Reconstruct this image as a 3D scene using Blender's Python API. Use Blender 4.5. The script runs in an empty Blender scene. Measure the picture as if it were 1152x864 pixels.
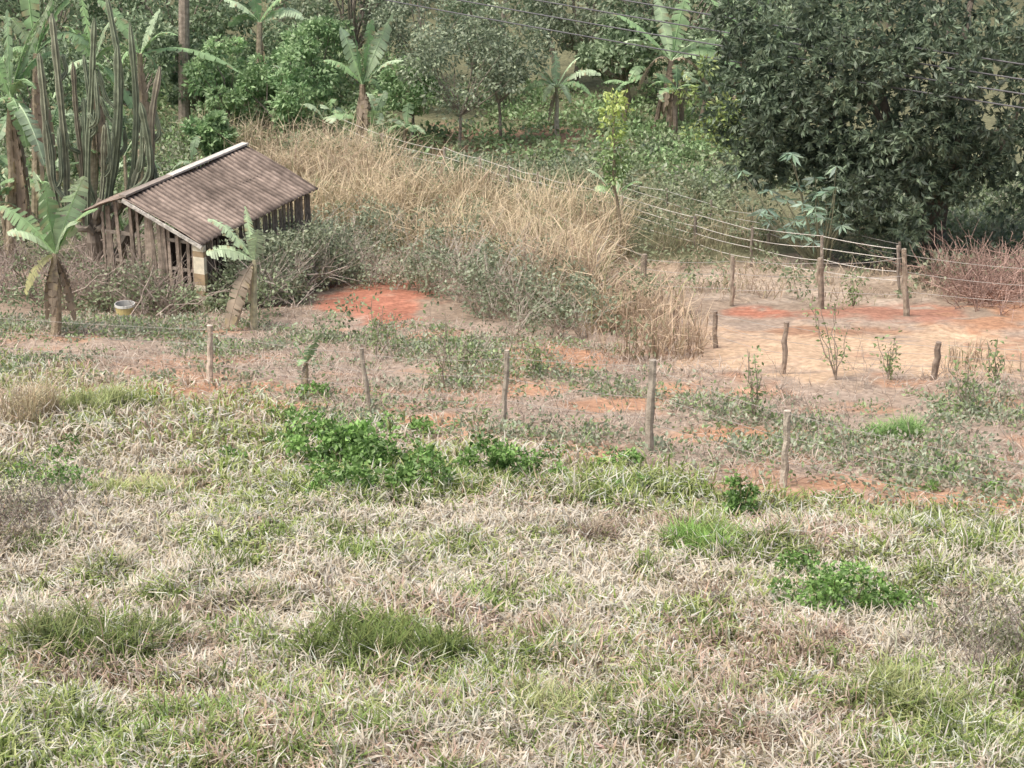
import bpy, math, numpy as np
from mathutils import Vector
R=np.random.default_rng(7)
F=2150.0; TH=math.atan(832/F); C=22.0
ct,st=math.cos(TH),math.sin(TH)
# ------------------------------------------------------------ helpers
def ratio(py):
    v=(432-np.asarray(py,float))/F
    return (-st+v*ct)/(ct+v*st)
def at(px,py,Y):
    v=(432-py)/F; dy=ct+v*st
    return np.array([(px-576)/F*Y/dy, Y, C+Y*(-st+v*ct)/dy])
KY=[(1150,10),(864,13.5),(700,18),(600,22),(510,27),(430,34),(350,44),(300,51),(250,58),(200,65),(150,73),(100,83),(50,95),(0,110)]
ky=[0.,5.]; kz=[C-5.4,C-6.4]
for r_,y_ in KY: ky.append(y_); kz.append(C+y_*float(ratio(r_)))
ky+= [150,250,500,1500]; kz+=[C-18.5,C-6,C+18,C+50]
fy=np.linspace(0,1500,15001); fz=np.interp(fy,ky,kz)
k=np.ones(25)/25; fz2=np.convolve(np.pad(fz,12,mode='edge'),k,'valid')
def h_(a,b,s):
    n=(a*374761393+b*668265263+s*1442695041)&0xffffffff
    n=((n^(n>>13))*1274126177)&0xffffffff
    return ((n^(n>>16))&0xffff)/65535.0
def vn(x,y,s=0):
    x=np.asarray(x,float);y=np.asarray(y,float)
    xi=np.floor(x).astype(np.int64);yi=np.floor(y).astype(np.int64);fx=x-xi;fy_=y-yi
    fx=fx*fx*(3-2*fx);fy_=fy_*fy_*(3-2*fy_)
    return (h_(xi,yi,s)*(1-fx)+h_(xi+1,yi,s)*fx)*(1-fy_)+(h_(xi,yi+1,s)*(1-fx)+h_(xi+1,yi+1,s)*fx)*fy_
def fbm(x,y,s=0,o=4):
    t=0;a=.5;w=0
    for i in range(o):
        t=t+a*vn(x*2**i,y*2**i,s+i*17);w+=a;a*=.5
    return t/w
def hgt(x,y):
    return np.interp(y,fy,fz2)+(fbm(np.asarray(x)*.35,np.asarray(y)*.35,3)-.5)*.45+(fbm(np.asarray(x)*1.6,np.asarray(y)*1.6,9)-.5)*.12
def proj(x,y,z):
    d=y*ct-(z-C)*st; u=y*st+(z-C)*ct
    return 576+F*x/d, 432-F*u/d
def Yrow(py):
    rr=C+fy[50:1600]*ratio(py)
    i=np.argmax(rr<fz2[50:1600]); return fy[50+i]
def G(px,py):
    Y=Yrow(py); p=at(px,py,Y); p[2]=float(hgt(p[0],p[1])); return p
def nrm(a): return a/np.maximum(np.linalg.norm(a,axis=-1,keepdims=True),1e-9)
def wpoly(pp): return np.array([G(a,b)[:2] for a,b in pp])
def inpoly(P,poly):
    x,y=P[:,0],P[:,1];c=np.zeros(len(P),bool);j=len(poly)-1
    for i in range(len(poly)):
        xi,yi=poly[i];xj,yj=poly[j]
        m=((yi>y)!=(yj>y))&(x<(xj-xi)*(y-yi)/(yj-yi+1e-12)+xi);c^=m;j=i
    return c
def sample(pp,dens):
    w=wpoly(pp);mn=w.min(0);mx=w.max(0);n=int(dens*np.prod(mx-mn))
    P=R.uniform(mn,mx,(n,2));Q=P+np.column_stack([fbm(P[:,0]*.7,P[:,1]*.7,201)-.5,fbm(P[:,0]*.7,P[:,1]*.7,202)-.5])*3.2
    return P[inpoly(Q,w)]
def z3(P): return np.column_stack([P,hgt(P[:,0],P[:,1])])
class MB:
    def __init__(s): s.v=[];s.c=[];s.q=[];s.t=[];s.n=0;s.qm=[];s.tm=[]
    def add(s,v,c,q=None,t=None,m=0):
        v=np.asarray(v,float).reshape(-1,3);c=np.asarray(c,float)
        if c.ndim==1:c=np.tile(c,(len(v),1))
        s.v.append(v);s.c.append(c)
        if q is not None and len(q):q=np.asarray(q)+s.n;s.q.append(q);s.qm.append(np.full(len(q),m))
        if t is not None and len(t):t=np.asarray(t)+s.n;s.t.append(t);s.tm.append(np.full(len(t),m))
        s.n+=len(v)
    def build(s,name,mats,parent=None,smooth=False):
        me=bpy.data.meshes.new(name)
        v=np.concatenate(s.v);c=np.concatenate(s.c)
        q=np.concatenate(s.q) if s.q else np.zeros((0,4),int)
        t=np.concatenate(s.t) if s.t else np.zeros((0,3),int)
        mi=np.concatenate(s.qm+s.tm) if (s.q or s.t) else []
        lv=np.concatenate([q.ravel(),t.ravel()]).astype(np.int32)
        me.vertices.add(len(v));me.vertices.foreach_set('co',v.astype(np.float32).ravel())
        me.loops.add(len(lv));me.loops.foreach_set('vertex_index',lv)
        ls=np.concatenate([np.arange(len(q))*4,len(q)*4+np.arange(len(t))*3]).astype(np.int32)
        me.polygons.add(len(ls));me.polygons.foreach_set('loop_start',ls)
        me.polygons.foreach_set('material_index',mi.astype(np.int32))
        me.polygons.foreach_set('use_smooth',np.full(len(ls),smooth))
        me.update(calc_edges=True)
        a=me.color_attributes.new('Col','FLOAT_COLOR','POINT')
        a.data.foreach_set('color',np.column_stack([np.clip(c,0,.92),np.ones(len(c))]).astype(np.float32).ravel())
        for m in mats: me.materials.append(m)
        o=bpy.data.objects.new(name,me);bpy.context.scene.collection.objects.link(o)
        if parent:o.parent=parent
        return o
def blades(mb,P,L,W,c0,c1,lean=(.1,.9),curl=.8,m=0):
    n=len(P);az=R.uniform(0,2*np.pi,n);l=R.uniform(*lean,n);l2=np.minimum(l+R.uniform(.2,1,n)*curl,2.4)
    A=np.column_stack([np.cos(az),np.sin(az),np.zeros(n)]);U=np.array([0,0,1.])
    d1=A*np.sin(l)[:,None]+U*np.cos(l)[:,None];d2=A*np.sin(l2)[:,None]+U*np.cos(l2)[:,None]
    tw=az+np.pi/2+R.uniform(-.7,.7,n);S=np.column_stack([np.cos(tw),np.sin(tw),R.uniform(-.4,.4,n)])*(W/2)[:,None]
    p1=P+d1*(L*.55)[:,None];p2=p1+d2*(L*.45)[:,None]
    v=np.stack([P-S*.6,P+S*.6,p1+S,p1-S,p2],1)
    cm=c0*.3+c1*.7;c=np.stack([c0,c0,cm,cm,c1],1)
    i=np.arange(n)[:,None]*5
    mb.add(v,c.reshape(-1,3),q=i+np.array([0,1,2,3]),t=i+np.array([3,2,4]),m=m)
def leaves(mb,P,D,L,asp,cols,m=0):
    n=len(P);D=nrm(D);S=nrm(np.cross(D,R.normal(size=(n,3))))*(L*asp/2)[:,None]
    N=np.cross(D,S)*.35*R.uniform(-1,1,(n,1))
    mid=P+D*(L*.45)[:,None]
    v=np.stack([P,mid+S+N,P+D*L[:,None],mid-S+N],1)
    mb.add(v,np.repeat(cols,4,0),q=np.arange(n)[:,None]*4+np.arange(4),m=m)
def tube(mb,pts,rad,col,sides=5,m=0,jit=0,cap=True):
    pts=np.asarray(pts,float);K=len(pts);rad=np.broadcast_to(np.asarray(rad,float),(K,))
    T=nrm(np.gradient(pts,axis=0));ref=np.array([0,1.,.13]) if abs(T[0][2])>.6 else np.array([0,.1,1.])
    A=nrm(np.cross(T,ref));B=np.cross(T,A);a=np.arange(sides)/sides*2*np.pi
    v=pts[:,None]+(A[:,None]*np.cos(a)[None,:,None]+B[:,None]*np.sin(a)[None,:,None])*rad[:,None,None]*(1+jit*R.uniform(-1,1,(K,sides,1)))
    q=[(i*sides+j,i*sides+(j+1)%sides,(i+1)*sides+(j+1)%sides,(i+1)*sides+j) for i in range(K-1) for j in range(sides)]
    v=v.reshape(-1,3);t=[]
    if cap and rad[-1]>.015:
        v=np.vstack([v,pts[-1]+T[-1]*rad[-1]*.1]);t=[((K-1)*sides+j,(K-1)*sides+(j+1)%sides,K*sides) for j in range(sides)]
    c=np.tile(np.asarray(col,float),(len(v),1))*(1+.15*R.uniform(-1,1,(len(v),1)))
    mb.add(v,c,q=q,t=t,m=m)
def vary(col,n,a=.2,h=.08):
    c=np.tile(np.asarray(col,float),(n,1))*(1+a*R.uniform(-1,1,(n,1)))*(1+h*R.uniform(-1,1,(n,3)));return np.clip(c,0,1)
def mixc(a,b,t): return np.asarray(a)*(1-t[:,None])+np.asarray(b)*t[:,None]
def lobe(mb,c,r,n,L,asp,ca,cb,droop=.3,m=0,shell=.75):
    u=nrm(R.normal(size=(n,3)));rr=R.uniform(shell**3,1,n)**(1/3)
    P=c+u*rr[:,None]*np.asarray(r)*R.uniform(.85,1.2,(n,1));D=u+R.normal(size=(n,3))*.6+np.array([0,0,-droop])
    t=np.clip(R.normal(.5,.25,n)+u[:,2]*.15+R.uniform(-.3,.3),0,1)
    leaves(mb,P,D,L*R.uniform(.6,1.3,n),asp,mixc(ca,cb,t)*R.uniform(.8,1.2,(n,1)),m)
def crown(mb,c,Rr,nl,lr,nleaf,L,asp,ca,cb,droop=.3,fill=.45,m=0):
    out=[]
    for i in range(nl):
        u=nrm(R.normal(size=3));cc=c+u*np.asarray(Rr)*R.uniform(fill,1.0)**.7;out.append(cc)
        k=R.uniform(.6,1.4)*lr;lobe(mb,cc,(k,k,k*.7),nleaf,L,asp,np.asarray(ca)*R.uniform(.75,1.2),np.asarray(cb)*R.uniform(.75,1.25),droop,m)
    return out
def wob(a,b,K,amp):
    t=np.linspace(0,1,K)[:,None];p=np.asarray(a)*(1-t)+np.asarray(b)*t
    j=R.normal(size=(K,3))*amp;j[0]=0;j[-1]=0;return p+j
def twigs(mb,base,H,n,col,spread=.5,r=.012,sub=3):
    for i in range(n):
        d=np.array([R.normal()*spread,R.normal()*spread,R.uniform(.6,1)]);L=H*R.uniform(.5,1)
        e=base+d*L;p=wob(base+R.normal(size=3)*[.05,.05,0],e,5,L*.05);tube(mb,p,np.linspace(r,r*.4,5),col,3)
        for j in range(sub):
            s=p[R.integers(1,4)];e2=s+(d+R.normal(size=3)*.6)*L*R.uniform(.2,.45)
            tube(mb,wob(s,e2,3,L*.03),np.linspace(r*.6,r*.3,3),col,3)
# ------------------------------------------------------------ materials
def mat(name,rough=.8,trans=0,nscale=6,namt=.3,bump=0,bscale=20,spec=.2):
    m=bpy.data.materials.new(name);m.use_nodes=True;nt=m.node_tree;N=nt.nodes;L=nt.links
    b=N['Principled BSDF'];out=N['Material Output']
    a=N.new('ShaderNodeAttribute');a.attribute_name='Col'
    tc=N.new('ShaderNodeTexCoord');no=N.new('ShaderNodeTexNoise');no.inputs['Scale'].default_value=nscale;no.inputs['Detail'].default_value=0 if trans else 6
    L.new(tc.outputs['Object'],no.inputs['Vector'])
    mr=N.new('ShaderNodeMapRange');mr.inputs[1].default_value=.3;mr.inputs[2].default_value=.7;mr.inputs[3].default_value=1-namt;mr.inputs[4].default_value=1+namt
    L.new(no.outputs['Fac'],mr.inputs[0])
    vm=N.new('ShaderNodeVectorMath');vm.operation='SCALE';L.new(a.outputs['Color'],vm.inputs[0]);L.new(mr.outputs[0],vm.inputs['Scale'])
    if trans:
        N.remove(b);b=N.new('ShaderNodeBsdfDiffuse');L.new(vm.outputs[0],b.inputs['Color'])
        t=N.new('ShaderNodeBsdfTranslucent');L.new(vm.outputs[0],t.inputs['Color']);mx=N.new('ShaderNodeMixShader');mx.inputs[0].default_value=trans
        L.new(b.outputs[0],mx.inputs[1]);L.new(t.outputs[0],mx.inputs[2])
        if spec>.25:
            g=N.new('ShaderNodeBsdfGlossy');g.inputs['Roughness'].default_value=.5;m2=N.new('ShaderNodeMixShader');m2.inputs[0].default_value=.05
            L.new(mx.outputs[0],m2.inputs[1]);L.new(g.outputs[0],m2.inputs[2]);mx=m2
        L.new(mx.outputs[0],out.inputs['Surface'])
    else:
        b.inputs['Roughness'].default_value=rough;b.inputs['Specular IOR Level'].default_value=spec;L.new(vm.outputs[0],b.inputs['Base Color'])
    if bump:
        n2=N.new('ShaderNodeTexNoise');n2.inputs['Scale'].default_value=bscale;n2.inputs['Detail'].default_value=8;L.new(tc.outputs['Object'],n2.inputs['Vector'])
        bp=N.new('ShaderNodeBump');bp.inputs['Strength'].default_value=bump;bp.inputs['Distance'].default_value=.05;L.new(n2.outputs['Fac'],bp.inputs['Height']);L.new(bp.outputs[0],b.inputs['Normal'])
    return m
M_g=mat('grass_blades',.7,.3,3,.12);M_l=mat('leaf',.55,.28,4,.12,spec=.3);M_w=mat('weathered_wood',.9,0,9,.35,.5,40)
M_s=mat('soil',.95,0,7,.28,.9,9,spec=.05);M_r=mat('fibre_cement',.9,0,5,.35,.3,60);M_p=mat('painted_surface',.6,0,8,.15)
M_c=mat('cactus_skin',.7,0,5,.3,.2,30);M_m=mat('wire_metal',.5,0,5,.1)
# ------------------------------------------------------------ terrain
def ax(lo,hi,st_,far):
    a=list(np.arange(lo,hi,st_));s=st_;x=hi
    while x<far: a.append(x);s*=1.25;x+=s
    return a
xs=ax(0,24,.16,1500);xs=np.array([-x for x in xs[:0:-1]]+xs)
ys=np.array([-1500,-600,-200,-60,-20,-5,0,4]+ax(8,100,.16,1500))
X,Yg=np.meshgrid(xs,ys);Z=hgt(X,np.clip(Yg,0,1500))
def B1(px): return np.interp(px,[0,150,300,450,600,750,900,1152],[402,428,455,482,500,530,556,588])
ORNG=(.50,.29,.185);RED=(.45,.205,.14);OCH=(.62,.45,.31);PINK=(.43,.345,.28)
ELL=[(210,437,190,9,ORNG,1.),(300,456,60,8,ORNG,1.),(480,474,60,8,ORNG,1.),(425,342,100,24,RED,1.3),(620,402,80,18,ORNG,1.),(590,440,55,10,ORNG,.9),(700,455,60,11,ORNG,.9),(815,492,80,11,ORNG,1.),
(1060,566,150,16,ORNG,1.2),(960,545,70,8,ORNG,1.),(900,395,150,34,OCH,1.5),(1090,398,130,30,OCH,1.5),(1000,352,170,10,RED,.7),(1130,352,60,25,ORNG,1.1),(850,352,45,9,RED,1.1),(930,372,100,6,(.40,.24,.16),.9),(760,440,40,8,ORNG,.9),
(900,318,170,26,(.50,.41,.33),1.0),(640,150,190,12,(.30,.2,.14),.9),(560,170,80,14,(.36,.23,.16),.8),(730,300,60,18,(.45,.35,.26),.7),(830,455,70,12,PINK,.8),
(345,662,32,7,RED,1.2),(230,560,70,12,(.46,.33,.24),.8),(570,732,44,10,(.46,.33,.24),.7),(700,590,60,12,(.27,.2,.15),.6),(255,712,35,8,(.42,.3,.22),.7)]
def zone(x,y,z):
    px,py=proj(x,y,z);sh=x.shape
    n1=fbm(x*.7,y*.7,21);n2=fbm(x*2.3,y*2.3,33)
    c=np.empty(sh+(3,))
    c[:]=(.19,.19,.115)
    def put(m,col): 
        m=np.clip(m,0,1)[...,None];c[:]=c*(1-m)+np.asarray(col)*m
    put((py-(285+(n1-.5)*40))/8,(.33,.26,.2))
    put(np.clip((py-(352+(n1-.5)*30))/8,0,1)*.95,PINK)
    put(np.clip((n2-.45)*6,0,1)*(py>360)*.5,(.33,.25,.19))
    put(np.clip((n1-.56)*9,0,1)*(py>370)*(py<600)*.7,ORNG)
    put((py-B1(px)-(n1-.5)*30)/8,(.32,.28,.18))
    put(np.clip((n1-.6)*8,0,1)*(py>600)*.6,(.38,.29,.2))
    for cx,cy,rx,ry,col,s in ELL:
        d=np.sqrt(((px-cx)/rx)**2+((py-cy)/ry)**2)+(n1-.5)*1.8+(n2-.5)*1.3
        put(np.clip((1.0-d)*2.2,0,1)*min(s,1),np.array(col))
    c*= (.8+.4*n2)[...,None]
    c[y<3]=(.2,.2,.1);c[y>130]=(.05,.08,.035)
    return c
def bareness(P):
    z=hgt(P[:,0],P[:,1]);px,py=proj(P[:,0],P[:,1],z);b=np.zeros(len(P))
    for cx,cy,rx,ry,col,s in ELL:
        if s>=.9: b=np.maximum(b,np.clip((1.15-np.sqrt(((px-cx)/rx)**2+((py-cy)/ry)**2))*2,0,1))
    return b
Cc=zone(X,Yg,Z)
nx,ny=len(xs),len(ys);idx=np.arange(nx*ny).reshape(ny,nx)
tq=np.stack([idx[:-1,:-1],idx[:-1,1:],idx[1:,1:],idx[1:,:-1]],-1).reshape(-1,4)
mb=MB();mb.add(np.stack([X,Yg,Z],-1),Cc.reshape(-1,3),q=tq);mb.build('ground',[M_s],smooth=True)
# ------------------------------------------------------------ foreground pasture grass
TUF=[(430,738,75,24,1.),(110,735,62,24,1.),(795,620,30,18,1.),(1000,800,60,20,.7),(280,690,40,12,.5),(740,830,60,20,.6),(560,560,300,16,.5)]
for i in range(60): TUF.append((R.uniform(-50,1200),R.uniform(600,900),R.uniform(12,40),R.uniform(6,14),R.uniform(.3,.8)))
def pasture(n,y0,y1,Lr,Wr):
    Y=R.uniform(y0,y1,n);x=R.uniform(-1,1,n)*(Y*.30+2.5);z=hgt(x,Y);px,py=proj(x,Y,z)
    n1=fbm(x*.7,Y*.7,21);g=fbm(x*.55,Y*.8,61);g2=fbm(x*2.2,Y*2.2,71);t=fbm(x*1.3,Y*1.3,81);pl=fbm(x*.45,Y*.45,83)
    edge=py-(B1(px)+(n1-.5)*34)
    bare=np.zeros(n)
    for cx,cy,rx,ry,col,s in ELL[-5:]:
        bare+=np.clip(1.2-np.sqrt(((px-cx)/rx)**2+((py-cy)/ry)**2),0,1)*s
    keep=(edge>R.uniform(-8,26,n))&(R.random(n)>bare*1.1)&((t>.40)|(R.random(n)<.42))
    x,Y,z,px,py,g,g2,t,edge,pl=[a[keep] for a in (x,Y,z,px,py,g,g2,t,edge,pl)];n=len(x)
    tf=np.zeros(n)
    for cx,cy,rx,ry,s in TUF: tf=np.maximum(tf,s*np.clip(1.5-np.sqrt(((px-cx)/rx)**2+((py-cy)/ry)**2)-(g2-.5)*3,0,1))
    pg=.15+.55*np.exp(-(np.maximum(edge,0)/85)**2)+(g-.5)*2.3+(g2-.5)*1.6+np.where(py>720,.10,0)+tf*.7
    gr=R.random(n)<np.clip(pg,.07,.95)
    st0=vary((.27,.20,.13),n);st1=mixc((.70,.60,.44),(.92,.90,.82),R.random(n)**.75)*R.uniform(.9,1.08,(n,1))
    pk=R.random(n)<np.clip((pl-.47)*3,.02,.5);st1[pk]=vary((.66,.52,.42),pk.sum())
    g0=vary((.12,.16,.045),n);g1=mixc((.26,.38,.09),(.70,.74,.36),R.random(n))  # natural root-to-tip fade, green roots darkened further as painted depth shade
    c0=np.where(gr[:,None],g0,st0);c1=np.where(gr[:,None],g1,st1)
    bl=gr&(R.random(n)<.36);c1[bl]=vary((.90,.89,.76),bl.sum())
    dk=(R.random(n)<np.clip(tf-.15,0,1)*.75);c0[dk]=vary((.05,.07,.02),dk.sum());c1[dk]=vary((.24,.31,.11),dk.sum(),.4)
    L=R.uniform(*Lr,n)*(.5+1.1*t)*(1+tf*.7);W=R.uniform(*Wr,n)*(1-.3*tf)
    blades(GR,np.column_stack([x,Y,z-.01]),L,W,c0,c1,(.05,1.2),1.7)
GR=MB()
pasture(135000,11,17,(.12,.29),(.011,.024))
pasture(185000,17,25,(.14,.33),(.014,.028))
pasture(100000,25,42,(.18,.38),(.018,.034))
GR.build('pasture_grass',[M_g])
def tuft(name,px,py,hw,hh,H,n,c0,c1,W=(.008,.016),lean=(.1,.8),sub=14):
    b=G(px,py);k=b[1]/F*1.05;rx=hw*k;ry=hh*k/math.sin(.43);m=MB();n=n//sub
    for i in range(sub):
        a=R.uniform(0,6.28);q=math.sqrt(R.random());cx=b[0]+rx*q*math.cos(a);cy=b[1]+ry*q*math.sin(a);s=R.uniform(.08,.24)*min(1,rx+.3)
        P=np.column_stack([cx+R.normal(size=n)*s*.7,cy+R.normal(size=n)*s*.8]);f=R.uniform(.45,1.15)
        tn=R.uniform(.75,1.3);blades(m,z3(P),H*f*R.uniform(.4,1.1,n),R.uniform(*W,n),vary(c0,n),vary(c1,n,.35)*tn,lean,1.2)
    return m.build(name,[M_g])
tuft('grass_tuft',430,738,88,28,.55,3400,(.04,.06,.02),(.26,.33,.12),(.01,.018),(.1,1.1),22)
tuft('grass_tuft',110,735,75,26,.55,2800,(.04,.06,.02),(.27,.31,.14),(.01,.018),(.1,1.1),18)
tuft('grass_tuft',795,620,30,18,.5,1500,(.09,.16,.04),(.33,.52,.16),lean=(.1,.9),sub=9)
tuft('grass_tuft',1012,492,26,9,.5,1200,(.12,.20,.07),(.33,.50,.2),lean=(.1,1.),sub=7)
tuft('grass_tuft',700,600,80,14,.4,2600,(.12,.09,.06),(.40,.33,.26))
tuft('grass_tuft',250,690,70,16,.34,1500,(.2,.15,.11),(.54,.46,.36))
tuft('grass_tuft',640,800,70,24,.36,1200,(.16,.16,.08),(.5,.54,.28))
tuft('grass_tuft',1010,800,70,24,.4,1600,(.10,.12,.05),(.42,.46,.22))
tuft('grass_tuft',150,560,60,14,.4,1500,(.2,.22,.09),(.55,.6,.3))
tuft('grass_tuft',25,480,36,26,.95,900,(.27,.21,.14),(.6,.52,.36),(.008,.014),(.05,.4))
tuft('grass_tuft',100,470,60,22,.6,1600,(.2,.24,.1),(.5,.56,.27),(.008,.016),(.05,.5))
m=MB()
for i in range(120):
    b=G(R.uniform(-40,1190),R.uniform(600,880));n=int(R.uniform(40,150));s=R.uniform(.08,.22)
    P=b[:2]+R.normal(size=(n,2))*s;cc=[((.10,.14,.05),(.38,.50,.18)),((.06,.09,.03),(.27,.34,.13)),((.26,.2,.14),(.84,.79,.66)),((.2,.14,.1),(.52,.42,.33))][R.choice(4,p=[.3,.2,.3,.2])]
    blades(m,z3(P),R.uniform(.2,.42,n),R.uniform(.009,.018,n),vary(cc[0],n),vary(cc[1],n,.3),(.1,1.1),1.3)
m.build('grass_clumps',[M_g])
def shrub(name,px,pyb,pyt,hw,ca,cb,L=.06,nl=14,nleaf=150,asp=.6,deep=1.0,tw=5,mb=None):
    b=G(px,pyb);top=at(px,pyt,b[1]);H=top[2]-b[2];k=b[1]/F*1.05
    m=mb or MB()
    for i in range(nl):
        a=R.uniform(0,2*np.pi);r=R.random()**.6;c=np.array([b[0]+hw*k*r*np.cos(a)*1.05,b[1]+hw*k*r*np.sin(a)*deep*.7,0]);hh=H*R.uniform(.15,.95)*(1-.35*r)
        c[2]=float(hgt(c[0],c[1]))+hh;rr=max(min(hw*k,H)*R.uniform(.14,.36),.06)
        lobe(m,c,(rr*1.3,rr*1.3,rr*.75),int(nleaf*R.uniform(.3,1)),L,asp,np.asarray(ca)*R.uniform(.7,1.2),np.asarray(cb)*R.uniform(.65,1.25),.15,shell=.2)
        if i<tw: 
            e=c+R.normal(size=3)*[.1,.1,0]+[0,0,.2*H];tube(m,wob(b+np.array([(c[0]-b[0])*.5,(c[1]-b[1])*.5,0]),e,4,.03),np.linspace(.012,.005,4),(.22,.19,.1),3)
            n=14;s=c+(e-c)*R.random((n,1));leaves(m,s,R.normal(size=(n,3)),L*R.uniform(.7,1.2,n),asp,mixc(ca,cb,R.uniform(.4,1,n)))
    return m if mb else m.build(name,[M_l])
GA=(.09,.18,.045);GB=(.34,.56,.17)
for a in [(385,525,468,52,20,110,.095),(345,500,458,40,13,90,.09),(440,535,482,48,18,100,.09),(400,560,505,52,14,90,.08),(475,552,495,32,12,80,.075),(330,478,458,40,8,60,.08),(460,485,460,26,7,60,.08),
          (555,542,478,38,20,110,.08),(610,540,500,30,10,70,.065),(700,530,502,24,7,70,.06),(690,554,530,38,9,60,.05),(832,576,518,16,10,90,.065),(60,562,518,46,11,70,.06),(70,520,490,24,6,60,.06),(20,540,515,26,6,60,.06),
          (935,692,628,62,26,110,.06),(905,660,606,28,10,70,.06),(1005,692,648,40,12,70,.06),(1072,542,525,12,4,50,.05),(1118,558,540,12,4,50,.05),(350,448,425,20,5,60,.07),(545,602,583,30,5,40,.05),(250,520,503,26,5,40,.06),(1090,620,603,22,5,40,.05),(940,560,540,14,4,40,.05),(1045,552,540,10,3,40,.05)]:
    shrub('green_shrub',a[0],a[1],a[2],a[3],GA,GB,a[6],a[4],a[5],.62)
for a in [(1120,740,600,55,1500),(20,600,560,30,200)]:
    b=G(a[0],a[1]);m=MB()
    for i in range(46):
        q=b+np.array([R.normal()*.35,R.normal()*.7,0]);q[2]=float(hgt(q[0],q[1]));twigs(m,q,R.uniform(.3,.8),3,(.30,.24,.22),.35,.006,3)
    n=1800;P=b+R.normal(size=(n,3))*[.4,.6,.22]+[0,0,.35];leaves(m,P,R.normal(size=(n,3)),R.uniform(.03,.06,n),.5,mixc((.17,.18,.11),(.38,.36,.27),R.random(n)))
    m.build('dry_weed',[M_l])
# ------------------------------------------------------------ middle field
m=MB()
P=sample([(-150,352),(330,352),(560,372),(700,395),(880,430),(1350,430),(1350,620),(900,575),(600,520),(300,470),(-150,410)],120)
n=len(P);g=fbm(P[:,0]*.6,P[:,1]*.6,91);k=R.random(n)<np.clip((g-.30)*3.2,.1,1)*(1-.6*bareness(P));P=P[k];n=len(P)
blades(m,z3(P),R.uniform(.12,.36,n),R.uniform(.009,.02,n),vary((.33,.25,.2),n),mixc((.52,.43,.35),(.82,.75,.66),R.random(n)),(.5,1.5),.6)
m.build('dry_litter',[M_g])
m=MB()
P=sample([(-150,340),(330,372),(560,375),(700,395),(780,430),(880,440),(1350,440),(1350,600),(900,562),(600,505),(300,460),(-150,400)],52)
n=len(P);g=fbm(P[:,0]*.5,P[:,1]*.5,101);k=R.random(n)<np.clip((g-.39)*4,.05,1)*(1-.65*bareness(P));P=P[k]
for p in z3(P):
    s=R.uniform(.08,.2);q=R.integers(6,16);cc=[((.20,.25,.15),(.44,.50,.36)),((.15,.24,.09),(.38,.50,.23)),((.25,.23,.17),(.5,.47,.37))][R.choice(3,p=[.52,.28,.2])]
    lobe(m,p+[0,0,s*.5],(s*1.3,s*1.3,s*.6),q,.085,.55,*cc,droop=-.1,shell=.2)
m.build('low_weeds',[M_l])
m=MB()
P=sample([(250,400),(560,375),(760,400),(1200,430),(1200,560),(700,500),(400,460)],.8)
for p in z3(P): twigs(m,p,R.uniform(.4,1.3),R.integers(1,4),(.42,.36,.31),.25,.007,2)
m.build('dry_stalks',[M_w])
# ------------------------------------------------------------ tall dry grass behind
def tall(name,poly,dens,H,c0,c1,W=(.014,.03),lean=(.02,.7),gap=.4,weeds=0):
    P=sample(poly,dens);n=len(P);g=fbm(P[:,0]*.8,P[:,1]*.8,111);g3=fbm(P[:,0]*2.5,P[:,1]*2.5,112);k=R.random(n)<np.clip((g-gap)*7+.3,.08,1);P=P[k];n=len(P);g=g[k];g3=g3[k]
    m=MB();t=R.random(n);tone=(.72+.56*g3)[:,None];g4=fbm(P[:,0]*.5,P[:,1]*.5,115)
    c=mixc(c1,np.array(c1)*1.38,t)*tone;br=R.random(n)<np.clip((g4-.48)*3,0,.6);c[br]=vary((.46,.36,.27),br.sum());gn=R.random(n)<.07;c[gn]=vary((.34,.39,.2),gn.sum())
    blades(m,z3(P),H*R.uniform(.3,1.15,n)*(.2+g*.8+g3*.7),R.uniform(*W,n),vary(c0,n),c,lean,1.4)
    if weeds:
        for p in z3(sample(poly,weeds)):
            s=R.uniform(.15,.45);lobe(m,p+[0,0,R.uniform(.2,1.2)*min(H,1.4)*.8],(s,s,s*.8),int(60*s/.3),.12,.5,(.16,.2,.11),(.38,.44,.27),.2,m=1,shell=.2)
    return m.build(name,[M_g,M_l])
S0=(.36,.285,.19);S1=(.66,.56,.40)
tall('tall_dry_grass',[(280,225),(350,190),(420,200),(520,232),(640,252),(705,275),(700,345),(690,375),(640,372),(540,318),(420,268),(345,262)],130,2.1,S0,S1,weeds=.6)
tall('tall_dry_grass',[(185,165),(300,150),(420,175),(440,235),(350,240),(300,200)],75,1.9,S0,(.62,.54,.4),weeds=.5)
tall('tall_dry_grass',[(640,350),(700,340),(770,358),(810,395),(785,412),(720,405),(670,385)],110,1.35,(.33,.25,.18),(.60,.48,.35),lean=(.02,.9),gap=.45,weeds=.3)
tall('tall_dry_grass',[(690,290),(1150,300),(1150,345),(820,345),(690,330)],34,.6,(.35,.28,.2),(.62,.52,.41),lean=(.2,1.2),weeds=.5)
tall('tall_dry_grass',[(430,195),(800,225),(1000,285),(700,290),(560,250)],60,1.0,(.26,.23,.15),(.50,.46,.32),gap=.45,weeds=1.5)
tall('tall_dry_grass',[(1060,415),(1160,405),(1160,430),(1070,432)],60,.7,(.28,.22,.15),(.6,.5,.37))
m=MB()
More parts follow.
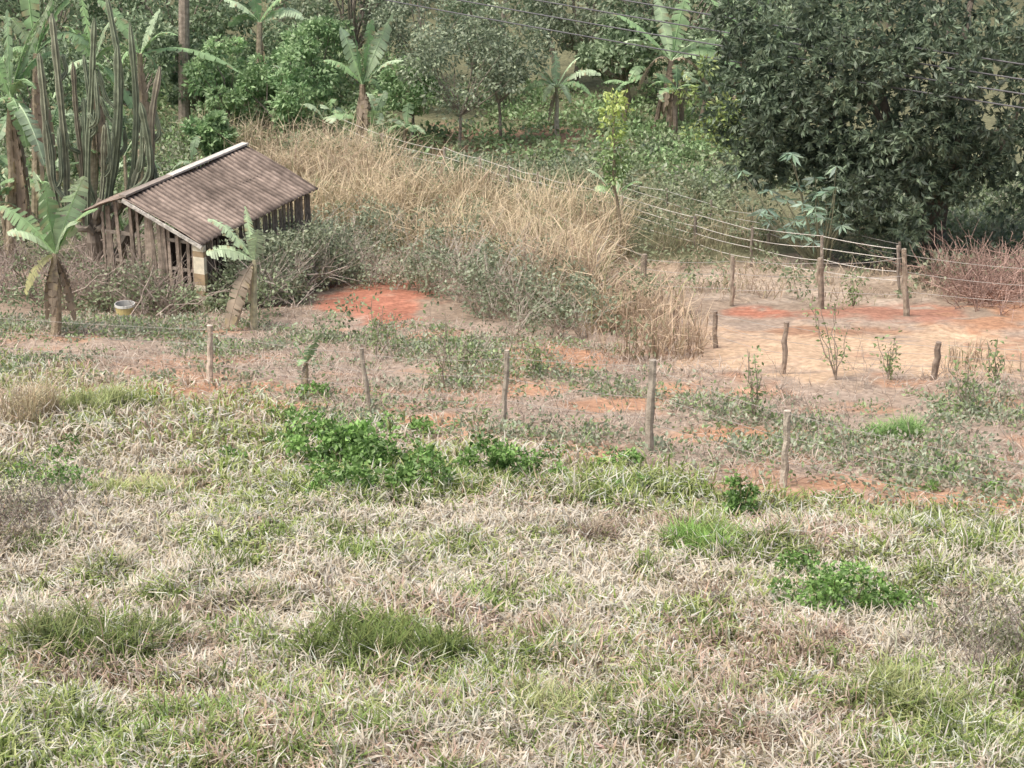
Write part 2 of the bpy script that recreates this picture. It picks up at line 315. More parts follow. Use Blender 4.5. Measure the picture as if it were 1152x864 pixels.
for px,py,H in [(385,308,1.4),(425,314,1.1),(460,322,1.2),(500,340,1.5),(540,352,1.7),(580,360,1.6),(620,366,1.4),(350,298,1.4),(400,288,1.5),(480,312,1.4),(560,332,1.6),(520,326,1.4),(610,345,1.4),(325,330,1.4),(660,372,1.1),(300,345,1.3),(330,300,1.8),(355,312,1.5),(310,318,1.6),(285,345,.9),(440,270,1.6),(520,290,1.7)]:
    for k in range(3):
        b=G(px+R.normal()*16,py+R.normal()*6);H*=R.uniform(.85,1.1);twigs(m,b,H*1.15,7,(.47,.42,.36),.4,.013,5)
        for j in range(7): r_=R.uniform(.18,.42);lobe(m,b+np.array([R.normal()*.6,R.normal()*.4,H*R.uniform(.15,.9)]),(r_,r_,r_*.9),int(R.uniform(25,70)),.10,.55,(.14,.18,.10),(.42,.48,.33),.3,m=1,shell=.2)
m.build('thicket_bush',[M_w,M_l])
# ------------------------------------------------------------ low growth behind
m=MB()
def carpet(poly,dens,s0,s1,L,cols,nf=16,gate=.42):
    P=sample(poly,dens);g=fbm(P[:,0]*.35,P[:,1]*.35,131);P=P[g>gate]
    for p in z3(P):
        s=R.uniform(s0,s1);ca,cb=cols[R.integers(len(cols))];lobe(m,p+[0,0,s*.5],(s,s,s*.7),nf,L,.6,ca,cb,.1,shell=.3)
VG=[((.16,.22,.11),(.35,.44,.24)),((.21,.27,.18),(.42,.49,.34)),((.2,.21,.14),(.39,.41,.28))]  # background undergrowth greens, also lightened to carry painted haze
VB=[((.19,.30,.13),(.36,.52,.25)),((.16,.22,.11),(.35,.44,.24))]
carpet([(430,205),(820,235),(1050,290),(1180,290),(1180,200),(820,165),(560,178),(430,180)],7,.25,.55,.17,VG,28,.4)
carpet([(430,185),(830,185),(830,100),(430,100)],2.4,.25,.6,.2,VB,30,.42)
carpet([(700,200),(850,210),(850,140),(700,140)],4,.2,.5,.18,VB,30,.2)
carpet([(-200,170),(430,170),(430,60),(-200,60)],2.6,.4,.9,.2,VB,40,.3)
carpet([(-100,270),(215,270),(230,150),(-100,150)],6,.3,.7,.16,VG+VB,34,.2)
carpet([(1040,330),(1300,330),(1300,200),(1040,200)],5,.25,.7,.16,VG,34,.3)
m.build('undergrowth',[M_l])
# ------------------------------------------------------------ trees
BR=((.17,.30,.13),(.42,.58,.30));MI=((.15,.22,.125),(.36,.46,.28));OL=((.18,.23,.155),(.41,.48,.32));DK=((.10,.14,.095),(.25,.31,.21))  # background greens, darks lifted to put distance haze into the leaf colour
def tree(name,px,pyb,pyt,hw,cols,L=.2,nl=26,nleaf=170,trunk=.09,low=.25,asp=.5,Y=None,bark=(.3,.26,.22)):
    b=G(px,pyb);top=at(px,pyt,b[1]);H=top[2]-b[2];k=b[1]/F*1.05;m=MB();rx=hw*k
    cz=b[2]+H*(1+low)/2;c=np.array([b[0],b[1],cz]);rz=H*(1-low)/2
    lc=crown(m,c,(rx*.95,rx*.8,rz*.9),nl,max(rx,.6)*.27,nleaf,L,asp,*cols,m=1)
    fork=b+np.array([R.normal()*.2,R.normal()*.2,H*max(low,.2)])
    tube(m,wob(b-[0,0,.2],fork,5,.05),np.linspace(trunk,trunk*.75,5),bark,7,jit=.1)
    for q in lc[::2]: tube(m,wob(fork,q,5,.08),np.linspace(trunk*.5,trunk*.12,5),bark,4)
    return m.build(name,[M_w,M_l])
for a in [(262,160,32,46,BR),(325,162,58,50,BR),(355,130,5,40,BR),(226,150,45,32,MI),(150,150,0,60,MI),(320,110,-20,60,MI),(240,185,128,26,BR),(40,160,20,60,MI),(100,200,110,50,MI)]: tree('leafy_shrub_tree',*a,low=.12)
for a in [(515,172,20,66,OL),(565,160,-5,48,OL),(462,158,60,34,BR),(480,130,-40,60,OL),(540,120,-30,60,MI)]: tree('slender_tree',*a,L=.17,low=.28,nleaf=110,nl=34,trunk=.07)
for a in [(700,120,15,46,MI),(820,135,30,60,MI),(650,100,-60,80,OL),(760,110,-70,90,MI),(880,120,-60,90,MI),(400,100,-70,80,OL),(200,110,-80,80,MI),(60,110,-80,90,MI)]: tree('broadleaf_tree',*a,L=.24,nl=38,nleaf=150,trunk=.14)
m=MB()
for i in range(440):
    Y=R.uniform(94,135);x=R.uniform(-1,1)*(Y*.34+5);z=float(hgt(x,Y));hh=R.uniform(.5,9)+ (Y-94)*.06
    cc=[MI,OL,DK,DK,BR][R.choice(5,p=[.3,.25,.18,.12,.15])];r=R.uniform(.9,2.0)
    lobe(m,np.array([x,Y,z+hh]),(r,r,r*.75),160,.3,.5,np.array(cc[0])*R.uniform(.7,1.2),np.array(cc[1])*R.uniform(.7,1.2),.2,shell=.4)
for i in range(60):
    Y=R.uniform(88,112);x=R.uniform(-1,1)*(Y*.32);b=np.array([x,Y,float(hgt(x,Y))]);tube(m,wob(b,b+[R.normal()*.6,0,R.uniform(5,9)],5,.12),np.linspace(.13,.06,5),(.3,.26,.22),5)
m.build('distant_trees',[M_l])
m=MB()
for i in range(500):
    Y=135+R.random()**1.5*230;x=R.uniform(-1,1)*(Y*.5+10);z=float(hgt(x,Y));r=R.uniform(2.5,5)
    lobe(m,np.array([x,Y,z+r]),(r,r,r),120,1.0,.6,MI[0],MI[1],.2,shell=.6)
m.build('hillside_forest',[M_l])
def mango():
    m=MB();b=G(1050,285);Y=b[1]
    DA=(.08,.115,.08);DB=(.25,.33,.21)
    lc=[]
    for px,py,dy,r,nl in [(1060,60,0,4.6,80),(960,95,-.5,3.3,55),(1150,110,-.5,3.6,55),(885,130,-.5,2.0,28),(1010,190,-1.5,2.2,34),(1230,60,0,4,20),(930,20,0,3,32),(860,165,0,1.3,12),(1110,-60,0,4,24),(850,80,0,1.2,9)]:
        c=at(px,py,Y+dy);lc.append(c)
        for i in range(nl):
            u=nrm(R.normal(size=3));u[1]=-abs(u[1]) if R.random()<.45 else u[1];cc=c+u*r*R.uniform(.55,1.08);lr=R.uniform(.35,.85)
            k=24;uu=nrm(R.normal(size=(k,3)));cp=cc+uu*lr*R.uniform(.6,1,(k,1));tone=R.uniform(.65,1.4)
            P=np.repeat(cp,9,0);D=np.repeat(uu,9,0)*.8+R.normal(size=(k*9,3))*.6+[0,0,-.35];n=k*9
            t=np.clip(R.normal(.45,.3,n),0,1);col=mixc(DA,DB,t)*tone
            leaves(m,P,D,R.uniform(.16,.28,n),.32,col,1)
    f=b+np.array([0,0,1.8]);tube(m,wob(b,f,5,.05),np.linspace(.42,.3,5),(.2,.17,.14),9,jit=.08)
    for q in lc: tube(m,wob(f,q,6,.2),np.linspace(.2,.05,6),(.2,.17,.14),6)
    c=at(812,120,Y-1)
    for i in range(14):
        lobe(m,c+R.normal(size=3)*[.55,.3,.6],(.3,.3,.25),40,.16,.4,(.25,.37,.11),(.6,.68,.28),.1,1)
    m.build('mango_tree',[M_w,M_l])
mango()
# ------------------------------------------------------------ banana plants
def bleaf(m,base,tip,arch,W,col,n=18,tear=.5,sag=.35,mi=1):
    base=np.asarray(base,float);tip=np.asarray(tip,float);ctrl=(base+tip)/2+np.array([0,0,arch])
    t=np.linspace(0,1,n+1)[:,None];p=(1-t)**2*base+2*t*(1-t)*ctrl+t*t*tip;T=nrm(np.gradient(p,axis=0))
    S=nrm(np.cross(T,[0,0,1.]+R.normal(size=3)*.25));N=np.cross(S,T)
    tt=t[:,0];w=W*np.sin(np.pi*np.clip((tt-.08)/.95,0,1))**.55;w[tt<.1]=0.02
    tube(m,p,np.linspace(.03,.008,n+1)*(W/.3),np.array(col)*1.25,4,m=mi,cap=False)
    V=[];Q=[];Cl=[]
    for s in (-1,1):
        for i in range(n):
            dr=sag*R.uniform(.4,1.9) if R.random()<tear else sag*.6;g=R.uniform(.15,.55) if R.random()<tear else 0
            o0=p[i]+S[i]*s*w[i]+N[i]*w[i]*.05-np.array([0,0,1])*w[i]*dr; o1=p[i+1]+S[i+1]*s*w[i+1]-np.array([0,0,1])*w[i+1]*dr
            o1=o1*(1-g)+o0*g
            k=len(V);V+=[p[i],p[i+1],o1,o0];Q.append((k,k+1,k+2,k+3) if s>0 else (k+3,k+2,k+1,k));cc=np.array(col)*R.uniform(.8,1.2);e_=np.array([.5,.42,.25]) if R.random()<.12 else cc;Cl+=[cc*1.1,cc*1.1,e_*.9,e_*.9]
    m.add(V,Cl,q=Q,m=mi)
LG=(.34,.51,.26);LP=(.54,.68,.45);LD=(.22,.34,.18);DEAD=(.40,.33,.25)
def banana(name,px,pyb,pyc,lv,r=.11,W=.24,col=LG,dead=4,stem=(.42,.36,.26),clump=0):
    b=G(px,pyb);Y=b[1];c=at(px,pyc,Y);m=MB()
    tube(m,wob(b-[0,0,.1],c,6,.03),np.linspace(r,r*.55,6),stem,9,m=0,jit=.08)
    for (tx,ty,ar,dy,*o) in lv:
        cc=o[0] if o else col;tp=at(tx,ty,Y+dy);bleaf(m,c-[0,0,.05],tp,ar,W*R.uniform(.85,1.1),np.array(cc)*R.uniform(.85,1.1))
    for i in range(dead):
        a=R.uniform(0,6.28);L=(c[2]-b[2])*R.uniform(.5,.85);s=c-[0,0,.1];e=s+np.array([math.cos(a)*.3,math.sin(a)*.3,-L]);bleaf(m,s,e,.35,W*.4,np.array(DEAD)*R.uniform(.6,1.1),n=9,tear=.9)
    for i in range(clump): # suckers growing round the mother plant
        s=b+np.array([R.normal()*.9,R.normal()*.7,0]);hh=(c[2]-b[2])*R.uniform(.25,.7);t=s+[R.normal()*.15,0,hh];tube(m,wob(s,t,4,.03),np.linspace(r*.6,r*.35,4),stem,7,jit=.08)
        for j in range(5):
            a=R.uniform(0,6.28);l=R.uniform(.8,1.5);e=t+np.array([math.cos(a)*l*.8,math.sin(a)*l*.6,R.uniform(-.5,.9)]);bleaf(m,t,e,R.uniform(.2,.6),W*.7,np.array([LG,LP,LD][R.integers(3)])*R.uniform(.8,1.05),n=11)
    return m.build(name,[M_w,M_l])
banana('banana_plant',62,384,285,[(38,192,.2,0,LP),(95,198,.25,-.3,LP),(0,232,.4,.2,LG),(8,262,.45,-.4,LP),(88,250,.5,-.5,LP),(50,205,.1,-.3,LG),(28,330,.5,-.3,(.5,.5,.25)),(110,235,.5,-.4,LG)],r=.12,W=.26,dead=9)
banana('banana_plant',286,368,292,[(276,232,.15,0,LP),(234,246,.4,.2,LP),(232,285,.35,-.3,LP),(290,258,.1,-.2,LP),(256,372,.5,-.4,DEAD),(266,366,.4,-.2,DEAD)],r=.09,W=.22,dead=1,stem=(.58,.56,.38))
banana('banana_plant',345,442,405,[(330,385,.1,0),(362,375,.1,-.2,LD),(350,388,.1,.1,LD),(335,412,.2,-.2)],r=.05,W=.09,dead=2)
banana('banana_plant',12,300,110,[(8,10,.3,0,LP),(45,20,.6,-.3,LG),(-30,40,.6,.2,LG),(40,100,.8,-.5,LG),(-20,160,.9,-.4,LG),(70,60,.9,.5,LG),(30,165,.9,-.6,LG),(60,-5,.3,.2,LP),(50,185,.9,-.7,LP)],r=.15,W=.32,dead=9,clump=3)
banana('banana_plant',40,260,60,[(25,-60,.3,0,LG),(90,-10,.7,.3,LG),(100,50,1.,0,LD),(0,20,.8,-.2,LP),(-10,90,1.1,-.4,LG),(75,-40,.4,0,LG)],r=.15,W=.32,dead=9,clump=3)
banana('banana_plant',158,230,60,[(268,80,.9,.4,LG),(110,0,.6,0,LG),(200,40,.7,-.3,LG),(180,10,.3,0,LP),(190,110,1.,0,LD),(130,90,1,-.3,LG)],r=.13,W=.22,dead=8,clump=2)
banana('banana_plant',105,250,70,[(90,-10,.5,0,LG),(130,20,.6,-.3,LP),(70,30,.7,0,LG),(150,60,.8,0,LG),(60,110,1.,-.3,LP),(140,130,1.,-.3,LG),(165,150,1.,0,LG)],r=.14,W=.28,dead=16,clump=4)
banana('banana_plant',140,318,262,[(160,205,.3,0,LG),(185,240,.4,-.2,LP),(120,225,.3,-.3,LG),(172,222,.3,-.1,LD)],r=.08,W=.17,dead=3)
banana('banana_plant',408,172,95,[(442,15,.3,0,LP),(418,22,.2,.3,LG),(383,30,.3,0,LP),(364,68,.6,.2,LG),(454,68,.6,0,LP),(398,35,.3,-.3,LG),(430,105,.8,-.3,LD)],r=.2,W=.32,dead=12,stem=(.3,.24,.18),clump=5)
banana('banana_plant',292,145,25,[(252,0,.5,0,LP),(325,-5,.5,0,LG),(280,-30,.3,0,LG),(342,20,.8,0,LP),(258,30,.8,0,LG)],r=.2,W=.34,dead=3,clump=3)
banana('papaya_tree',626,155,98,[(574,76,.7,0,LP),(676,84,.7,0,LP),(596,64,.3,.2,LP),(652,64,.4,.3,LP),(588,106,.8,-.3,LG),(666,108,.8,-.3,LG),(625,60,.2,.2,LP),(612,114,.8,-.6,LP),(642,116,.8,-.6,LP)],r=.11,W=.24,dead=2,stem=(.45,.42,.34))
banana('banana_plant',755,150,68,[(696,50,.9,0,LP),(818,48,.9,0,LP),(738,-5,.4,.2,LP),(772,-5,.4,.2,LG),(718,100,1.2,-.2,DEAD),(800,105,1.2,-.2,DEAD),(835,80,1.3,0,LG),(690,15,.6,.2,LG)],r=.2,W=.34,dead=18,stem=(.3,.24,.19),clump=5)
banana('banana_plant',838,145,40,[(800,0,.5,0,LG),(870,-5,.5,0,LG),(890,50,1.,0,LG),(790,60,1,.3,LD)],r=.2,W=.32,dead=5,clump=3)
banana('banana_plant',692,268,222,[(712,172,.2,0,LP),(660,190,.4,0,LP),(704,178,.1,.2,LP),(670,215,.5,-.2,LG),(722,205,.4,0,LG)],r=.09,W=.18,dead=1)
m=MB();b=G(912,285)
for i in range(44):
    px=908+R.normal()*28;py=235+R.normal()*22;c=at(px,py,b[1]-2.2+R.normal()*.5);tube(m,wob(b-[0,2,0],c,4,.06),np.linspace(.03,.01,4),(.4,.4,.28),4)
    k=9;a=np.arange(k)/k*6.28+R.random();D=np.column_stack([np.cos(a),np.sin(a)*.8,-.35+R.normal(size=k)*.25]);leaves(m,np.tile(c,(k,1)),D,R.uniform(.28,.45,k),.24,vary((.32,.45,.34),k))
m.build('cassava_plant',[M_l])
m=MB();b=G(697,292);Y=b[1];t_=at(690,150,Y);tube(m,wob(b,t_,7,.05),np.linspace(.05,.03,7),(.33,.28,.2),6)
for px,py,r in [(690,122,.42),(688,145,.4),(692,165,.36),(684,182,.3),(700,185,.25),(694,115,.3),(692,198,.25)]:
    c=at(px,py,Y);lobe(m,c,(r,r,r),110,.15,.5,(.15,.26,.09) if py>150 else (.36,.50,.13),(.34,.48,.2) if py>150 else (.74,.84,.32),.3,1,.2);tube(m,wob(t_,c,3,.02),[.02,.015,.01],(.33,.28,.2),4)
m.build('young_tree',[M_w,M_l])
for px,pb,pt,hw in [(940,432,330,34),(960,345,310,14),(500,440,335,20),(425,400,330,12),(1085,470,380,25),(525,420,370,14),(850,470,390,14),(1000,430,370,14),(1120,440,380,16),(600,430,380,12)]:
    m=MB();b=G(px,pb);tp=at(px,pt,b[1]);H=tp[2]-b[2];k=b[1]/F
    for i in range(6):
        e=at(px+R.normal()*hw*.7,pt+R.uniform(0,.5)*(pb-pt),b[1]);p=wob(b,e,6,.04);tube(m,p,np.linspace(.012,.005,6),(.4,.34,.28),4)
        n=22;s=p[1]+(e-p[1])*R.random((n,1))+R.normal(size=(n,3))*.09;leaves(m,s,R.normal(size=(n,3))+[0,0,-.2],R.uniform(.06,.12,n),.5,mixc((.17,.27,.1),(.42,.52,.26),R.random(n)),1)
    m.build('sapling',[M_w,M_l])
# ------------------------------------------------------------ columnar cactus
m=MB()
def column(p,r,col):
    p=np.asarray(p,float);K=len(p);s=12;a=np.arange(s)/s*2*np.pi;rr=np.where(np.arange(s)%2==0,1,.62)
    seg=(1+.15*np.sin(np.arange(K)*1.5+R.random()*6))*r;seg[-1]*=.3;seg[-2]*=.85;seg[0]*=.8
    T=nrm(np.gradient(p,axis=0));A=nrm(np.cross(T,[0.1,1,0.1]));B=np.cross(T,A)
    v=p[:,None]+(A[:,None]*np.cos(a)[None,:,None]+B[:,None]*np.sin(a)[None,:,None])*(rr[None,:]*seg[:,None])[...,None]
    q=[(i*s+j,i*s+(j+1)%s,(i+1)*s+(j+1)%s,(i+1)*s+j) for i in range(K-1) for j in range(s)]
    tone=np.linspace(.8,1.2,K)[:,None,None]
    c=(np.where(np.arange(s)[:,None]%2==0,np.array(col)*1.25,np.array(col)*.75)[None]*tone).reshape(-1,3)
    m.add(v,c,q=q)
b=G(112,322);Y=b[1];fork=at(105,255,Y)
tube(m,wob(b,fork,5,.05),[.26,.22,.2,.2,.18],(.27,.23,.19),10,jit=.12)
for bx,tx,ty,dy in [(64,44,60,0),(75,58,15,-.3),(88,82,70,.2),(96,106,20,-.5),(108,94,110,.3),(116,132,50,-.4),(122,120,-5,.1),(130,158,115,-.6),(136,146,25,0),(146,180,75,.3),(150,172,120,.5),(80,52,135,-.6),(112,118,140,-.8),(140,164,150,-.2)]:
    s=at(bx+R.normal()*4,R.uniform(215,270),Y+dy*.5);e=at(tx,ty,Y+dy);bend=s+np.array([(e[0]-s[0])*R.uniform(.4,1.2)+R.normal()*.12,0,(e[2]-s[2])*R.uniform(.15,.4)]);mid=(bend+e)/2+R.normal(size=3)*.09
    tube(m,wob(fork if R.random()<.5 else b,s,5,.08),[.12,.11,.10,.09,.09],(.26,.23,.19),7,jit=.1)
    t=np.linspace(0,1,22);P=np.column_stack([np.interp(t,[0,.25,.6,1],[s[i],bend[i],mid[i],e[i]]) for i in range(3)])
    for _ in range(4): P[1:-1]=(P[:-2]+2*P[1:-1]+P[2:])/4
    column(P,R.uniform(.065,.1),np.array([(.22,.26,.18),(.27,.29,.21),(.18,.21,.155),(.27,.25,.19)][R.integers(4)]))
    for _ in range(R.integers(0,3)):
        a0=P[R.integers(4,14)];a1=a0+np.array([R.choice([-1,1])*R.uniform(.15,.32),R.normal()*.15,.2]);a2=a1+[R.normal()*.1,0,R.uniform(.4,1.4)]
        t=np.linspace(0,1,12);Q=np.column_stack([np.interp(t,[0,.3,1],[a0[i],a1[i],a2[i]]) for i in range(3)])
        for _ in range(2): Q[1:-1]=(Q[:-2]+2*Q[1:-1]+Q[2:])/4
        column(Q,.062,(.23,.27,.19))
m.build('columnar_cactus',[M_c])
def brush(name,spots,col,H,cnt):
    m=MB()
    for px,py,w in spots:
        for i in range(cnt):
            b=G(px+R.normal()*w,py+R.normal()*5)
            if R.random()<.5: twigs(m,b,H*R.uniform(.5,1.1),4,np.array(col)*R.uniform(.7,1.3),.6,.014,4)
            else:
                e=b+np.array([R.normal()*1.0,R.normal()*.4,R.uniform(.2,1)*H]);tube(m,wob(b+[0,0,R.uniform(0,.5)*H],e,5,.1),np.linspace(.018,.008,5),np.array(col)*R.uniform(.7,1.4),4)
    return m.build(name,[M_w])
brush('brush_pile',[(20,335,20),(60,340,25),(110,338,22),(135,330,12),(10,300,15),(100,310,20),(165,348,10),(185,350,8),(120,295,14),(140,310,12)],(.36,.30,.26),1.7,18)
brush('brush_pile',[(1080,325,18),(1120,335,20),(1150,330,20),(1110,345,25),(1140,318,18),(1095,338,18)],(.36,.25,.21),1.4,26)
brush('brush_pile',[(320,345,14),(300,330,14),(255,345,12),(340,300,12)],(.40,.35,.31),1.4,12)
m=MB()
for px,py in [(10,330),(40,300),(90,345),(130,345),(20,360),(172,352),(110,300),(60,318),(250,355),(300,360),(190,352),(5,285),(395,382),(300,300),(320,310),(325,280),(270,350),(245,345),(335,290),(345,275),(130,300),(205,352),(150,335)]:
    b=G(px,py)
    for j in range(7): lobe(m,b+np.array([R.normal()*.5,R.normal()*.4,R.uniform(.1,.8)]),(.3,.3,.22),50,.10,.55,(.15,.2,.10),(.38,.46,.27),.2,shell=.2)
m.build('weedy_undergrowth',[M_l])
# ------------------------------------------------------------ shed
shed=bpy.data.objects.new('wooden_shed',None);bpy.context.scene.collection.objects.link(shed)
Cg=G(225,350);dY=Cg[1]
Cc_=np.array(at(231,274,dY));ph=math.radians(66)
e1=np.array([math.cos(ph),math.sin(ph),0]);e2=np.array([math.sin(ph),-math.cos(ph),0])
Lr=5.5;Wd=2.2;rise=.92
def S(u,w,z): return Cc_+e1*u-e2*w+np.array([0,0,z])
def roof(name,w0,z0,w1,z1,u0,u1):
    m=MB();nu=int((u1-u0)/.022);nw=14;U=np.linspace(u0,u1,nu);V=[];Cl=[]
    for j in range(nw):
        f=j/(nw-1);lap=.02*((f*2)%1)
        for u in U:
            V.append(S(u,w0+(w1-w0)*f,z0+(z1-z0)*f+.022*math.sin(2*math.pi*u/.177)+lap+.03*math.sin(u*1.3)*.5+.02*math.sin(f*5+u*2)))
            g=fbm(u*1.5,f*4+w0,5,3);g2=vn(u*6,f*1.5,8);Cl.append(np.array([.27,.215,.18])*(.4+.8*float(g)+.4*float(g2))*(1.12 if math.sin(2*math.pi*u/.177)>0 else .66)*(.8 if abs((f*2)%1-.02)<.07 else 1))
    q=[(j*nu+i,j*nu+i+1,(j+1)*nu+i+1,(j+1)*nu+i) for j in range(nw-1) for i in range(nu-1)]
    m.add(V,Cl,q=q);o=m.build(name,[M_r],shed,True);sm=o.modifiers.new('t','SOLIDIFY');sm.thickness=.012;return o
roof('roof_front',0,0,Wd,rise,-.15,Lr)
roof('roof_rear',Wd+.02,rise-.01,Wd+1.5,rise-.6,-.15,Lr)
def box(m,a,b,w,h,col,mi=0,up=(0,0,1)):
    a=np.asarray(a,float);b=np.asarray(b,float);T=nrm(b-a);upv=np.array(up,float)
    if abs(T@upv)>.95: upv=e1
    Sx=nrm(np.cross(T,upv))*w/2;Ux=nrm(np.cross(Sx,T))*h/2
    v=[p+sx*Sx+ux*Ux for p in (a,b) for sx,ux in ((-1,-1),(1,-1),(1,1),(-1,1))]
    m.add(v,np.array(col)*(1+.12*R.uniform(-1,1,(8,1))),q=[(0,1,2,3),(7,6,5,4),(0,4,5,1),(1,5,6,2),(2,6,7,3),(3,7,4,0)],m=mi)
m=MB()
box(m,S(1.9,Wd,rise+.06),S(Lr+.02,Wd,rise+.06),.2,.05,(.72,.68,.62));box(m,S(-.15,Wd,rise+.05),S(1.88,Wd,rise+.05),.2,.05,(.36,.31,.27));m.build('ridge_cap',[M_p],shed)
m=MB();box(m,S(-.17,.0,-.06),S(-.17,Wd,rise-.06),.03,.09,(.6,.57,.52));m.build('barge_board',[M_w],shed)
m=MB()
def gz(u,w): p=S(u,w,0);return float(hgt(p[0],p[1]))-Cc_[2]
w=.25
while w<Wd+1.0:
    top=rise*min(w/Wd,1)-.05-(max(w-Wd,0)*.4);g=R.uniform(.6,1.3);d=R.normal()*.03
    if R.random()<.88: box(m,S(.12+d,w,gz(.1,w)-.05),S(.12-d,w+R.normal()*.06,top-R.random()*.25),R.uniform(.05,.13),.025,np.array([.34,.28,.23])*g)
    w+=R.uniform(.10,.2)
u=.2
while u<Lr-.1:
    g=R.uniform(.6,1.2);box(m,S(u,.22,gz(u,.2)-.05),S(u+R.normal()*.04,.22,-.02-R.random()*.2),.025,R.uniform(.06,.13),np.array([.28,.23,.19])*g);u+=R.uniform(.12,.24)
box(m,S(.15,.1,-.08),S(.15,Wd+.9,-.08),.05,.08,(.3,.26,.22));box(m,S(.15,.1,-.8),S(.15,Wd+.9,-.8),.04,.07,(.35,.3,.25))
m.build('slat_walls',[M_w],shed)
m=MB()
for wv in np.linspace(.3,Wd-.1,3): box(m,S(0,wv,rise*wv/Wd-.06),S(Lr,wv,rise*wv/Wd-.06),.05,.06,(.22,.18,.15))
for uu,wv in [(.14,1.3),(.14,Wd),(Lr-.2,.25),(Lr-.2,Wd),(Lr/2,.25)]: tube(m,[S(uu,wv,gz(uu,wv)-.1),S(uu,wv,rise*min(wv/Wd,1)-.07)],.06,(.26,.22,.18),7)
m.build('frame',[M_w],shed)
m=MB()
for i in range(12):
    a=i/12;z0=gz(-.02,.1);box(m,S(-.04,.16,z0+(-.05-z0)*a),S(-.04,.16,z0+(-.05-z0)*(a+1/12)-.001),.30,.12,(.82,.76,.60) if R.random()<.62 else (.45,.34,.22),0)
m.build('corner_post',[M_p],shed)
m=MB();box(m,S(1.0,Wd*.1+.5,gz(1,.7)),S(1.0,Wd*.1+.5,-.1),2.2,.02,(.05,.04,.035),0,up=tuple(e1));m.build('interior_shade_sheet',[M_w],shed)  # added near-black sheet; paints the shade seen through the slat gaps
m=MB()
for uu in np.arange(.4,Lr,.3):
    for w_ in (-.25,-.55,-.85):
        p=S(uu,w_,0);p[2]=float(hgt(p[0],p[1]));twigs(m,p,1.6,4,(.42,.37,.32),.3,.012,4)
        for j in range(5): lobe(m,p+np.array([R.normal()*.2,R.normal()*.2,R.uniform(.2,1.65)]),(.28,.28,.25),34,.10,.55,(.15,.19,.11),(.41,.47,.31),.2,m=1,shell=.2)
for w_ in np.arange(.7,Wd+1,.2):
    p=S(-.45,w_,0);p[2]=float(hgt(p[0],p[1]));twigs(m,p,R.uniform(.8,1.7),6,(.40,.33,.29),.4,.012,5)
    if w_>1.2:
        for j in range(3): lobe(m,p+np.array([R.normal()*.2,R.normal()*.2,R.uniform(.1,1.1)]),(.26,.26,.22),30,.10,.55,(.15,.19,.11),(.41,.47,.31),.2,m=1,shell=.2)
m.build('creeper_shrub',[M_w,M_l])
m=MB();b=G(150,352);t=np.linspace(0,2*np.pi,21)[:-1];prof=[(.15,0,(.6,.6,.58)),(.165,.12,(.65,.65,.62)),(.175,.2,(.65,.66,.65)),(.18,.205,(.62,.52,.25)),(.19,.30,(.62,.52,.25)),(.20,.305,(.78,.78,.74)),(.20,.34,(.78,.78,.74)),(.185,.34,(.5,.5,.48)),(.16,.05,(.2,.2,.18)),(.0,.05,(.2,.2,.18))]
V=[];Cl=[]
for r,z,c in prof:
    for a in t: V.append(b+[r*math.cos(a)*1.2,-.9+r*math.sin(a)*1.2,z*1.7]);Cl.append(c)
q=[(i*20+j,i*20+(j+1)%20,(i+1)*20+(j+1)%20,(i+1)*20+j) for i in range(len(prof)-1) for j in range(20)];m.add(V,Cl,q=q)
a=np.linspace(0,np.pi,12);tube(m,[b+[.24*math.cos(x),-1.-.05*math.sin(x),.53-.2*math.sin(x)] for x in a],.006,(.4,.4,.4),4);m.build('plastic_bucket',[M_p])
# ------------------------------------------------------------ fences
def fence(name,posts,wires=(.35,.65,.92),col=(.36,.31,.26),r=.055,wr=.005,wc=(.42,.39,.36)):
    m=MB();tops=[]
    for px,pb,pt,*ln in posts:
        b=G(px,pb);l=ln[0] if ln else 0;t_=at(px+l,pt,b[1]);rr=r*R.uniform(.8,1.25)
        p=wob(b-[0,0,.15],t_,7,.01);tube(m,p,np.linspace(rr,rr*.85,7),np.array(col)*R.uniform(.75,1.25),8,jit=.16);tops.append((b,t_))
    for (b0,t0),(b1,t1) in zip(tops[:-1],tops[1:]):
        for w in wires:
            w0=w+R.normal()*.03;w1=w+R.normal()*.03;a=b0+(t0-b0)*w0;c=b1+(t1-b1)*w1;t=np.linspace(0,1,9)[:,None];p=a*(1-t)+c*t;p[:,2]-=R.uniform(0,.07)*4*(t*(1-t))[:,0];tube(m,p,wr,wc,4,m=1,cap=False)
    return m.build(name,[M_w,M_m])
fence('wire_fence',[(-90,400,345),(236,432,366),(416,461,392,-9),(566,482,394,4),(729,516,405,6),(882,550,462,4),(1240,630,530)],wr=.0035,r=.055,col=(.50,.44,.365))
fence('wire_fence',[(380,170,130),(430,190,150),(500,208,166),(540,218,176),(572,228,186),(605,238,194),(640,248,203),(700,262,220),(782,282,243),(846,300,255),(925,315,265),(1012,330,276,-2)],r=.05,wr=.010,wires=(.25,.5,.72,.95),wc=(.66,.63,.58),col=(.38,.33,.28))
fence('wire_fence',[(583,262,218),(725,333,286),(824,347,288),(923,352,290),(1020,358,280,-3),(1180,368,300)],r=.07,col=(.34,.29,.23),wr=.006)
fence('wire_fence',[(805,395,350),(880,426,362,5),(1050,432,385,6),(1200,440,390)],r=.065,col=(.29,.235,.19),wr=.004)
fence('wire_fence',[(700,235,200),(750,248,212),(800,262,225),(865,276,238),(930,290,250),(1012,310,272)],r=.045,wr=.008,wires=(.3,.6,.9),wc=(.6,.58,.54),col=(.36,.31,.26))
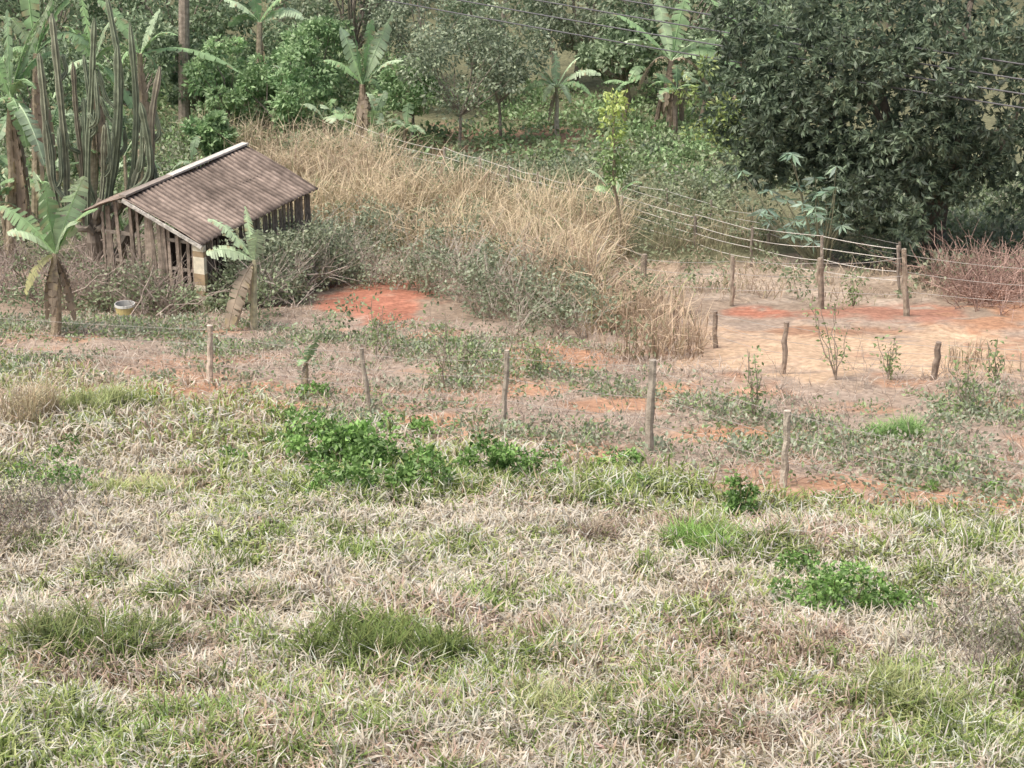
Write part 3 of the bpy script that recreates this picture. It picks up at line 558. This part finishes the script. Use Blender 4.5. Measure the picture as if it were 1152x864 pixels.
# ------------------------------------------------------------ power lines
pb=G(207,152);Yp=pb[1];m=MB()
ptop=at(207,-95,Yp);tube(m,[pb-[0,0,.3],(pb+ptop)/2,ptop],[.24,.21,.18],(.40,.34,.28),10)
m.build('utility_pole',[M_w])
rb=G(1600,300);m=MB();rt=at(1600,120,rb[1]);tube(m,[rb-[0,0,.3],(rb+rt)/2,rt],[.2,.17,.15],(.36,.30,.25),10);m.build('utility_pole',[M_w])
m=MB()
for ly,ry,o in [(-45,188,-.9),(-60,172,-.6),(-75,155,-.3),(-92,138,0)]:
    a=at(207,ly,Yp+o);c=at(1600,ry,rb[1]-9+o);t=np.linspace(0,1,30)[:,None];p=a*(1-t)+c*t;p[:,2]-=.28*4*(t*(1-t))[:,0];tube(m,p,.022,(.15,.15,.16),5,cap=False)
m.build('power_lines',[M_m])
# ------------------------------------------------------------ light, camera
w=bpy.data.worlds.new('World');bpy.context.scene.world=w;w.use_nodes=True;nt=w.node_tree
sky=nt.nodes.new('ShaderNodeTexSky');sky.sky_type='NISHITA';sky.sun_disc=False;el=math.radians(62);az=math.radians(-125)
sky.sun_elevation=el;sky.sun_rotation=az;sky.dust_density=6;nt.links.new(sky.outputs[0],nt.nodes['Background'].inputs['Color']);nt.nodes['Background'].inputs['Strength'].default_value=.15
s=bpy.data.lights.new('sun','SUN');s.energy=3.0;s.angle=math.radians(24);s.color=(1,.94,.85);so=bpy.data.objects.new('sun',s);bpy.context.scene.collection.objects.link(so)
dv=Vector((math.sin(az)*math.cos(el),math.cos(az)*math.cos(el),math.sin(el)));so.rotation_euler=dv.to_track_quat('Z','Y').to_euler()
cam=bpy.data.cameras.new('camera');co=bpy.data.objects.new('camera',cam);bpy.context.scene.collection.objects.link(co)
cam.sensor_width=36;cam.lens=36*F/1152;cam.clip_end=3000;co.location=(0,0,C);co.rotation_euler=(math.pi/2-TH,0,0);bpy.context.scene.camera=co
sc=bpy.context.scene;sc.view_settings.view_transform='Standard';sc.view_settings.look='None';sc.view_settings.exposure=0
